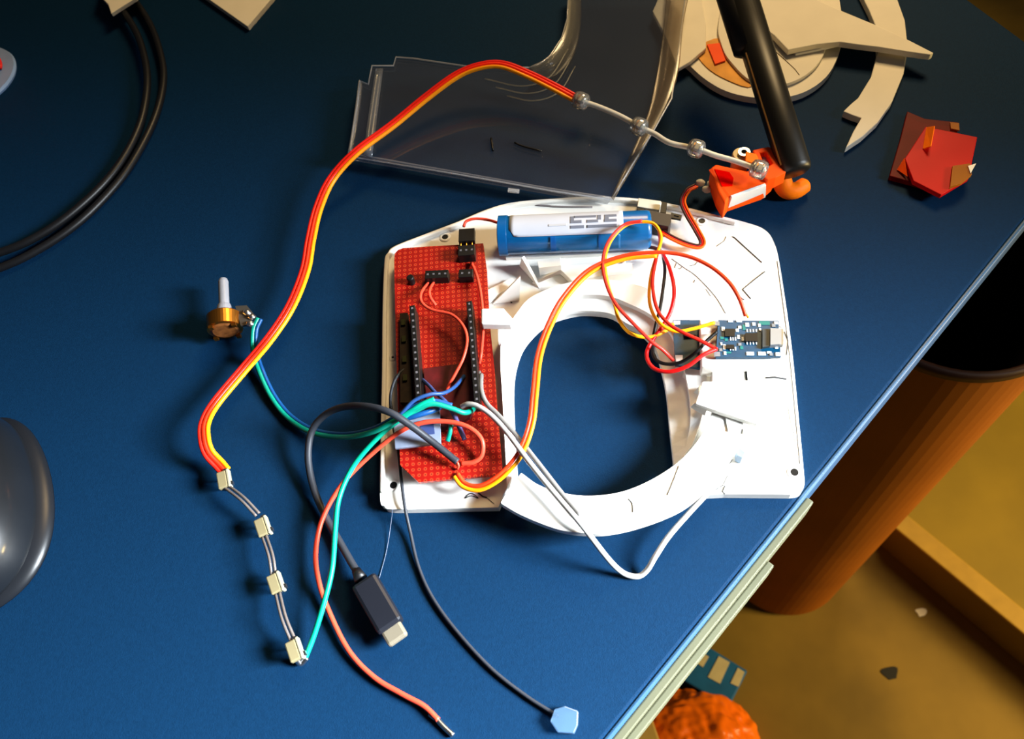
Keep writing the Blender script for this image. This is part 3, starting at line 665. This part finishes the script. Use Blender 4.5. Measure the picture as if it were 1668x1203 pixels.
bm = bmesh.new(); AX = (P(1270, 522, .02) - P(1170, 521, .02)).normalized(); AY = Vector((-AX.y, AX.x, 0))
def dots(bm, lst, hh=.0005):
    for (x, y, wx, wy) in lst: add_box(bm, P(x, y, .0216), AX, AY, ZV, wx * .00024, wy * .00026, hh)
dots(bm, [(1217 + 5 * i, 538.5, 2, 5) for i in range(4)] + [(1217 + 5 * i, 558.5, 2, 6) for i in range(4)] + [(1190 + 4 * i, 552, 2, 6) for i in range(3)] + [(1190 + 4 * i, 568, 2, 6) for i in range(3)])
put('chip_leads', bm, M_solder, CB)
bm = bmesh.new(); dots(bm, [(1178, 536, 5, 8), (1180, 565, 4, 9), (1175, 560, 3, 5), (1201, 538, 5, 6), (1205, 533, 5, 5), (1203, 549, 4, 7), (1210, 552, 4, 7), (1222, 576, 12, 6), (1241, 576, 12, 6), (1237, 530, 4, 6), (1238, 537, 3, 5), (1228, 528, 5, 6), (1217, 529, 6, 7), (1190, 523.5, 8, 3), (1204, 523.5, 9, 3), (1253, 574, 7, 4), (1265, 566, 5, 4), (1267, 577, 7, 6), (1264, 526, 6, 5), (1181, 575, 4, 6)]); put('surface_components', bm, M_solder, CB)
bm = bmesh.new(); dots(bm, [(1168, 527, 8, 8), (1168, 577, 10, 8), (1174, 570, 5, 5), (1213, 549, 4, 8), (1205, 561, 5, 5), (1260, 530, 6, 6), (1256, 577, 5, 5)], .0006); put('solder_pads', bm, mat('dull_solder', (120, 122, 125), rough=.4), CB)
bm = bmesh.new(); dots(bm, [(1245, 526, 18, 7), (1212, 533, 5, 10), (1176, 550, 6, 5), (1183, 553, 5, 5), (1208, 566, 5, 6), (1187, 574, 8, 3)], .0002); put('green_traces', bm, mat('teal_traces', (0, 110, 105), rough=.4), CB)

BB = thing('boost_board', P(1125, 565, .0125), 'dark blue circuit board tucked half under the charger foam pad', 'circuit board')
prism('board', [(1096, 521), (1140, 521), (1175, 560), (1174, 604), (1100, 594)], .0140, .0014, M_pcbblue, BB)
for q in ([(1097, 522), (1108, 522), (1108, 528), (1097, 528)], [(1100, 578), (1112, 578), (1112, 588), (1101, 588)]): prism('solder_pad', q, .0146, .0008, M_solder, BB)
for q in ([(1114, 533), (1130, 533), (1133, 545), (1115, 546)],): prism('chip', q, .0155, .0016, mat('deep_navy_chip', (14, 40, 75), rough=.4), BB)

# ------------------------------------------------------------------ potentiometer
PT = thing('potentiometer', P(362, 535), 'brass potentiometer with a grey-white shaft standing alone left of the plate', 'potentiometer')
pc_ = P(366, 520, .010); pax = (P(361, 440, .0135) - P(363, 495, .012)).normalized()
bm = bmesh.new(); add_revolve(bm, pc_ - pax * .006, pax, [(0, .0068), (.0004, .0080), (.0072, .0082), (.0080, .0074)], 40); put('can', bm, M_brass, PT, smooth=False)
bm = bmesh.new(); add_revolve(bm, pc_ - pax * .0066, pax, [(0, .0055), (.0006, .0066)], 32); put('back_plate', bm, mat('dark_brown_resin', (110, 65, 30), rough=.4, var=.5, scale=300), PT)
bm = bmesh.new()
for k in range(4):
    a = k * math.pi / 2 + .6; s_ = pax.cross(ZV).normalized(); u_ = s_.cross(pax); c = pc_ - pax * .0068 + (s_ * math.cos(a) + u_ * math.sin(a)) * .0072
    add_box(bm, c, s_, u_, pax, .002, .002, .0014)
put('crimp_tabs', bm, M_brass, PT)
bm = bmesh.new(); add_revolve(bm, pc_ + pax * .0018, pax, [(0, .0040), (.0045, .0034), (.006, .0030)], 28); put('bushing', bm, mat('grey_white_nylon', (128, 128, 134), rough=.4), PT)
bm = bmesh.new(); add_revolve(bm, pc_ + pax * .006, pax, [(0, .0024), (.0150, .0024), (.0165, .0019)], 28); put('shaft', bm, MATS['grey_white_nylon'], PT, smooth=False)
prism('terminal_plate', [(383, 498), (402, 497), (414, 512), (408, 528), (392, 530)], .0125, .0012, mat('dull_tin', (120, 112, 100), rough=.35, metal=.8), PT)
for (x, y) in ((401, 508), (409, 515), (406, 526)):
    bm = bmesh.new(); a = P(x - 5, y, .0135); b2 = P(x + 9, y + 3, .0115); add_tube(bm, spline([a, (a + b2) / 2, b2], 3), .0014, 10, lambda t: .5 + .7 * math.sin(math.pi * t)); put('solder_terminal', bm, M_metal, PT, smooth=True)

# ------------------------------------------------------------------ servo ribbon on the left
rib = [(367, 768, .006), (356, 755, .007), (340, 737, .010), (333, 715, .012), (334, 688, .012), (352, 655, .010), (398, 600, .009), (440, 550, .011), (474, 498, .012), (497, 440, .012), (506, 390, .012), (518, 340, .012), (540, 292, .014), (580, 248, .018), (640, 203, .020), (695, 158, .024), (745, 122, .028), (785, 107, .030), (820, 106, .030), (862, 122, .028), (905, 143, .026), (942, 163, .024)]
RB = thing('ribbon_cable', P(367, 768, 0), 'flat red, orange and yellow ribbon cable arching from the lower left chain over the visor', 'cable')
wire('red_wire', rib, .00098, M_red, RB, off=-.0018, n=10); wire('orange_red_wire', rib, .00098, mat('pure_red_insulation', (240, 40, 12), rough=.38), RB, off=0, dz=.0002, n=10); wire('yellow_wire', rib, .00098, mat('orange_yellow_insulation', (248, 150, 12), rough=.38), RB, off=.0018, n=10)

# upper chain of clear beads
chain = [(942, 163, .024), (975, 174, .0235), (1010, 189, .023), (1041, 206, .023), (1066, 218, .023), (1092, 233, .024), (1134, 242, .025), (1165, 253, .025), (1200, 263, .025), (1236, 276, .025)]
UC = thing('bead_chain', P(1236, 276, .0195), 'chain of four clear lamp beads on a silvery sleeve between ribbon and orange servo', 'lamp chain')
wire('sleeve', chain, .00135, M_sleeve, UC)
def bead(par, x, y, h, dx, dy, r=.0043, ln=.0078):
    c = P(x, y, h); ax = (P(x + dx, y + dy, h) - c).normalized()
    bm = bmesh.new(); add_revolve(bm, c - ax * ln / 2, ax, [(0, r * .55), (ln * .12, r * .9), (ln * .3, r), (ln * .5, r * 1.02), (ln * .75, r), (ln * .9, r * .9), (ln, r * .55)], 24)
    o = put('lamp_bead', bm, M_bead, par, smooth=True)
    bm = bmesh.new(); s_ = ax.cross(ZV).normalized(); add_box(bm, c + ZV * .0012, ax, s_, ZV, ln * .7, r * .8, .0012); put('lamp_chip', bm, M_hotmelt, o)
    bm = bmesh.new(); add_revolve(bm, c - ax * .0012, ax, [(0, r * .7), (.0006, r * .7)], 24); put('bead_band', bm, M_gold, o)
    bm = bmesh.new(); add_revolve(bm, c + ax * (ln * .22), ax, [(0, r * .8), (.0005, r * .8)], 24); add_revolve(bm, c - ax * (ln * .32), ax, [(0, r * .75), (.0005, r * .75)], 24); put('contact_plate', bm, M_metal, o)
for (x, y, dx, dy) in ((946, 164, 10, 4), (1041, 206, 10, 4), (1134, 242, 10, 3), (1236, 276, 10, 3)): bead(UC, x, y, .0245, dx, dy)

# lower chain of cream LEDs
LC = thing('led_chain', P(447, 950, 0), 'chain of four cream LED packages on thin clear wires at the lower left', 'led chain')
leds = [(363, 782, 2, 12), (426, 859, 4, 12), (447, 951, 4, 12), (478, 1060, 4, 12)]
def led(x, y, dx, dy, h=.0068):
    c = P(x, y, h); ax = (P(x + dx, y + dy, h) - c).normalized(); ay = Vector((-ax.y, ax.x, 0))
    bm = bmesh.new(); add_box(bm, c, ax, ay, ZV, .0078, .0042, .0024); o = put('led_body', bm, M_led, LC, bevel=.0005)
    bm = bmesh.new(); add_box(bm, c + ay * .0027 - ZV * .0002, ax, ay, ZV, .0084, .0013, .0030); put('led_flank', bm, mat('glossy_cream', (150, 146, 124), rough=.2), o, bevel=.0004)
    bm = bmesh.new(); add_box(bm, c + ax * .0028 + ay * .0036, ax, ay, ZV, .0016, .0012, .0018); add_box(bm, c - ax * .0040 + ay * .002, ax, ay, ZV, .0012, .0018, .0018); put('solder_joint', bm, M_metal, o)
    bm = bmesh.new()
    for k in (-1, 1): add_cyl(bm, c + ax * .002 * k - ZV * .001, Vector((c.x + ax.x * .002 * k, c.y + ax.y * .002 * k, TZ + .0003)), .0004, 8)
    put('lead', bm, M_metal, o)
for q in leds: led(*q)
M_thin = mat('taupe_clear_wire', (88, 80, 76), rough=.3)
for a, b2, c3 in (((366, 790), (395, 812), (420, 838)), ((430, 872), (441, 905), (446, 938)), ((452, 965), (462, 1005), (477, 1042))):
    for of in (-.0008, .0008):
        wire('link_wire', [(a[0], a[1], .0065), (b2[0], b2[1], .0085), (c3[0], c3[1], .0065)], .0006, M_thin, LC, off=of)
wire('solder_tail', [(482, 1072, .0045), (490, 1080, .002), (500, 1070, .003)], .0011, M_metal, LC)

# ------------------------------------------------------------------ wires over the plate
TW = thing('twin_wire', P(745, 775, .012), 'red and yellow twin wire looping from the perfboard bottom across the opening to the charger', 'wire')
tw = [(1213, 515, .0215), (1203, 487, .026), (1186, 460, .029), (1155, 434, .030), (1115, 417, .030), (1070, 412, .030), (1015, 418, .029), (960, 440, .028), (918, 484, .027), (893, 530, .026), (876, 580, .025), (869, 640, .024), (863, 690, .022), (845, 738, .019), (815, 773, .016), (782, 792, .013), (757, 788, .012), (744, 772, .0125)]
wire('red_wire', tw, .00085, mat('vermilion_insulation', (238, 62, 25), rough=.38), TW, off=.0004, n=10)
wire('yellow_wire', tw[5:], .00085, MATS['orange_yellow_insulation'], TW, off=-.0013, dz=-.0003, n=10)
wire('yellow_wire', [(1219, 517, .0205), (1210, 503, .023), (1205, 492, .0248)], .0005, M_yellow, TW)
Y = wire('looped_wire', [(1164, 525, .0222), (1130, 535, .022), (1098, 539, .022), (1071, 522, .023), (1058, 492, .024), (1060, 452, .025), (1070, 415, .0265), (1077, 387, .027), (1067, 366, .027), (1048, 361, .027), (1019, 367, .026), (995, 392, .026), (985, 425, .026), (990, 462, .026), (1001, 495, .025), (1008, 520, .024), (1026, 542, .022), (1055, 549, .020), (1082, 540, .019), (1096, 528, .0155)], .00075, M_yellow,
         label='yellow wire making a tall loop beside the slide switch and ending on the charger', cat='wire')
wire('looped_wire', [(1046, 360, .029), (1017, 366, .0285), (992, 392, .0285), (982, 425, .0285), (987, 460, .0285), (1003, 495, .0275), (1030, 525, .026), (1060, 555, .023), (1080, 570, .020), (1097, 587, .0155)], .00075, mat('coral_insulation', (228, 48, 35), rough=.38),
     label='coral red wire curving beside the yellow loop down to the dark blue board', cat='wire')
wire('looped_wire', [(1073, 374, .0090), (1075, 395, .024), (1068, 425, .0265), (1063, 462, .0262), (1070, 502, .0255), (1088, 526, .0258), (1112, 541, .0255), (1142, 555, .0245), (1168, 569, .0225)], .00075, M_red,
     label='red wire running straight from the slide switch pins to the charger board', cat='wire')
wire('looped_wire', [(1078, 410, .0130), (1090, 435, .021), (1098, 470, .024), (1094, 502, .0225), (1080, 530, .0205), (1062, 555, .0190), (1053, 578, .0180), (1064, 599, .0185), (1090, 605, .0200), (1120, 596, .0220), (1145, 578, .0235), (1167, 568, .0230)], .00085, mat('deep_red_insulation', (215, 15, 15), rough=.38),
     label='deep red wire forming the lowest loop at the right rim of the opening', cat='wire')
wire('looped_wire', [(1080, 416, .0105), (1083, 440, .0160), (1080, 470, .0180), (1075, 502, .0180), (1068, 530, .0170), (1063, 560, .0150), (1066, 582, .0150), (1082, 592, .0155), (1108, 590, .0165), (1135, 572, .0205), (1150, 556, .0215), (1168, 540, .0225)], .00075, M_black,
     label='black wire passing behind the red loops at the top right of the opening', cat='wire')
sv = [(1134, 303, .0070), (1120, 311, .0075), (1112, 328, .0085), (1119, 348, .0095), (1134, 374, .0100), (1144, 394, .0085), (1138, 402, .0080), (1118, 398, .0085), (1095, 388, .0090), (1077, 377, .0090)]
SVW = thing('servo_cable', P(1140, 400, .0046), 'thin orange, red and brown wire trio hanging from the orange servo onto the plate', 'cable')
wire('orange_wire', sv, .0006, M_orange, SVW, off=-.0010, dz=.0004); wire('red_wire', sv, .0006, M_red, SVW, off=0); wire('brown_wire', sv, .0006, M_brown, SVW, off=.0010, dz=.0002)
wire('battery_lead', [(755, 369, .0160), (760, 360, .0165), (775, 356, .0165), (795, 358, .0160), (812, 363, .0158)], .0007, M_redl, label='short red battery lead between the black plug and the blue battery', cat='wire')
wire('battery_lead', [(1056, 402, .0110), (1066, 404, .0120), (1076, 408, .0120)], .0009, M_brown, label='stub of dark red wire at the right end of the blue battery', cat='wire')

# green and blue wires from the potentiometer
G = thing('potentiometer_wires', P(480, 690, 0), 'green and blue wire pair running from the potentiometer to the perfboard', 'wire')
gp = [(421, 518, .0125), (413, 538, .0110), (413, 570, .0070), (422, 602, .0035), (442, 645, .0025), (470, 680, .0025), (510, 704, .0050), (560, 711, .0120), (605, 703, .0200), (640, 686, .0250), (675, 666, .0270), (705, 657, .0270), (735, 664, .0240), (755, 671, .0210), (768, 668, .0170), (772, 662, .0145)]
wire('green_wire', gp, .0011, M_green, G, off=.0002, n=10); wire('blue_wire', gp[:13], .0009, M_blue, G, off=-.0014, dz=-.0002, n=10)
wire('green_wire', [(655, 680, .0255), (685, 660, .0275), (708, 650, .0275)], .0012, mat('bright_green_insulation', (0, 150, 122), rough=.38), G)
wire('blue_wire', [(655, 683, .0220), (680, 676, .0230), (705, 668, .0215), (725, 658, .018)], .0012, M_blue, G)
wire('signal_wire', [(688, 618, .0145), (698, 627, .0190), (710, 640, .0215), (722, 650, .0225), (732, 662, .0210), (740, 678, .0175), (747, 690, .0145)], .0008, M_slate, label='slate blue wire crossing the green bundle on the perfboard', cat='wire')
wire('signal_wire', [(638, 690, .0240), (655, 672, .0270), (675, 652, .0285), (700, 642, .0280), (722, 640, .0250), (740, 630, .0205), (756, 612, .0145)], .0008, mat('steel_blue_insulation', (30, 62, 112), rough=.38), label='steel blue wire arching above the green bundle to the right pin header', cat='wire')
wire('signal_wire', [(725, 655, .022), (738, 672, .0185), (748, 695, .0165), (757, 716, .0145)], .0010, mat('violet_slate', (62, 58, 98), rough=.4), label='violet blue stub pointing down right of the grey label', cat='wire')
wire('signal_wire', [(735, 690, .0175), (733, 703, .0165), (729, 718, .0145)], .0010, M_green, label='short green stub pointing down beside the grey label', cat='wire')
GL = wire('green_wire', [(705, 655, .0245), (670, 672, .0240), (635, 695, .0200), (600, 728, .0160), (572, 765, .0130), (552, 812, .0115), (546, 862, .0105), (541, 925, .0095), (528, 980, .0075), (511, 1035, .0045), (497, 1071, .0030)], .0011, mat('sea_green_insulation', (0, 140, 112), rough=.38), n=10,
          label='long green wire from the perfboard down to the lowest cream LED', cat='wire')
RW = thing('red_wire', P(620, 1110, 0), 'long salmon red wire with a bare tinned tip at the bottom edge', 'wire')
wire('insulation', [(752, 755, .0128), (772, 752, .0135), (785, 740, .0150), (784, 715, .0180), (762, 695, .0200), (725, 686, .0205), (685, 689, .0205), (648, 705, .0180), (600, 744, .0120), (556, 790, .0080), (525, 845, .0050), (514, 900, .0040), (520, 950, .0035), (540, 1005, .0025), (570, 1062, .0020), (610, 1103, .0018), (655, 1130, .0018), (690, 1149, .0018), (714, 1172, .0018)], .0010, M_redl, RW, n=10)
wire('tinned_tip', [(708, 1166, .0016), (722, 1182, .0012), (738, 1197, .0012)], .0010, M_metal, RW)
wire('frayed_strand', [(712, 1172, .0014), (705, 1168, .0012), (699, 1163, .001)], .0006, M_metal, RW)
# grey V-shaped pair
wire('grey_wire', [(752, 662, .0180), (762, 658, .0200), (778, 661, .0210), (800, 676, .0210), (825, 703, .0210), (862, 752, .0210), (905, 805, .0200), (950, 858, .0188), (985, 903, .0115), (1005, 925, .0050), (1022, 936, .0020), (1040, 938, .0015), (1054, 928, .0030), (1068, 905, .0060), (1090, 872, .0075), (1125, 832, .0080), (1155, 800, .0075), (1166, 787, .0066)], .0011, mat('pale_grey_insulation', (172, 170, 166), rough=.4), n=10,
     label='white grey wire hanging in a V from the perfboard round below the lower arc', cat='wire')
wire('grey_wire', [(784, 610, .0150), (784, 635, .0190), (793, 657, .0195), (812, 676, .0195), (842, 710, .0190), (880, 758, .0185), (915, 803, .0170), (945, 838, .0172)], .0010, M_grey, n=10,
     label='darker grey wire starting at the perfboard right side and following the white one', cat='wire')
# thin dark wire with a glue square
DW = thing('thin_dark_wire', P(700, 970, 0), 'thin dark grey wire ending in a clear glue square at the bottom of the desk', 'wire')
wire('insulation', [(674, 597, .0130), (656, 603, .0145), (642, 622, .0150), (636, 650, .0130), (640, 690, .0090), (649, 735, .0075), (653, 775, .0070), (659, 822, .0065), (668, 865, .0025), (681, 920, .0012), (703, 970, .0012), (742, 1025, .0012), (800, 1088, .0012), (860, 1135, .0012), (910, 1166, .0015)], .0007, M_dgrey, DW, n=10)
prism('glue_square', [(903, 1154), (920, 1149), (942, 1157), (941, 1180), (935, 1194), (908, 1192), (896, 1174)], .0032, .0030, clear('pale_blue_glue', (.75, .85, .95), .06, .40, (95, 130, 165), .3), DW, bevel=.0004)
wire('loose_strand', [(640, 826, .0055), (637, 850, .002), (630, 895, .0004), (617, 944, .0004)], .00012, mat('hair_strand', (95, 105, 125), rough=.4), sides=6, label='hair-thin pale strand between the plate corner and the black plug', cat='strand')
# usb-c cable
UC_ = thing('charging_cable', P(600, 960, 0), 'black cable looping off the perfboard and ending in a metal-tipped plug', 'cable')
wire('cord', [(745, 752, .0150), (725, 736, .0170), (700, 716, .0200), (668, 692, .0260), (636, 672, .0300), (600, 662, .0280), (562, 662, .0220), (530, 675, .0160), (508, 702, .0110), (502, 745, .0070), (511, 795, .0040), (530, 840, .0028), (552, 880, .0028), (572, 915, .0040), (586, 938, .0050)], .0015, M_dgrey, UC_, n=10)
wire('bare_copper', [(744, 751, .0150), (747, 758, .0140), (745, 764, .0128)], .0005, M_redl, UC_, n=3)
a = P(580, 928, .0055); b2 = P(588, 943, .0058); bm = bmesh.new(); add_tube(bm, [a, b2], .0024, 20, lambda t: .75 + .35 * t); put('strain_relief', bm, M_blackr, UC_, smooth=True)
pxbox('plug_body', (590, 942), (635, 1020), .0105, .0090, .0065, mat('plug_charcoal', (20, 22, 29), rough=.4), UC_, bevel=.0014)
pxbox('plug_tip', (634, 1018), (648, 1042), .0082, .0075, .0036, mat('plug_steel', (122, 114, 98), rough=.35, metal=.25), UC_, bevel=.0010)

# ------------------------------------------------------------------ red film scraps at the right
RF = thing('red_film_scraps', P(1520, 250), 'small stack of translucent red film squares with an amber corner at the right', 'film')
prism('film_square', [(1478, 181), (1506, 193), (1561, 199), (1556, 260), (1546, 308), (1510, 303), (1449, 286), (1467, 225)], .0030, .0030, clear('dark_red_film', (.6, .06, .02), .0, .5, (120, 12, 5), .5, .03), RF, bevel=.0003)
prism('film_square', [(1508, 206), (1592, 223), (1578, 290), (1533, 317), (1488, 294), (1474, 258)], .0062, .0026, M_redfilm, RF, bevel=.0003)
sheet('film_fold', [(1509, 207, .0065), (1522, 205, .011), (1516, 238, .010), (1503, 242, .0065)], .0004, M_oypl, RF)
sheet('film_fold', [(1461, 276, .0035), (1473, 257, .007), (1478, 287, .0045)], .0004, M_opl, RF)
prism('amber_corner', [(1552, 270), (1580, 266), (1583, 284), (1566, 298), (1548, 304)], .0080, .0015, M_amberfilm, RF)
prism('amber_corner', [(1548, 199), (1562, 200), (1563, 212), (1549, 209)], .0040, .0008, M_amberfilm, RF)
sheet('clear_sliver', [(1577, 270, .0085), (1590, 266, .009), (1581, 282, .0085)], .0004, M_hotmelt, RF)
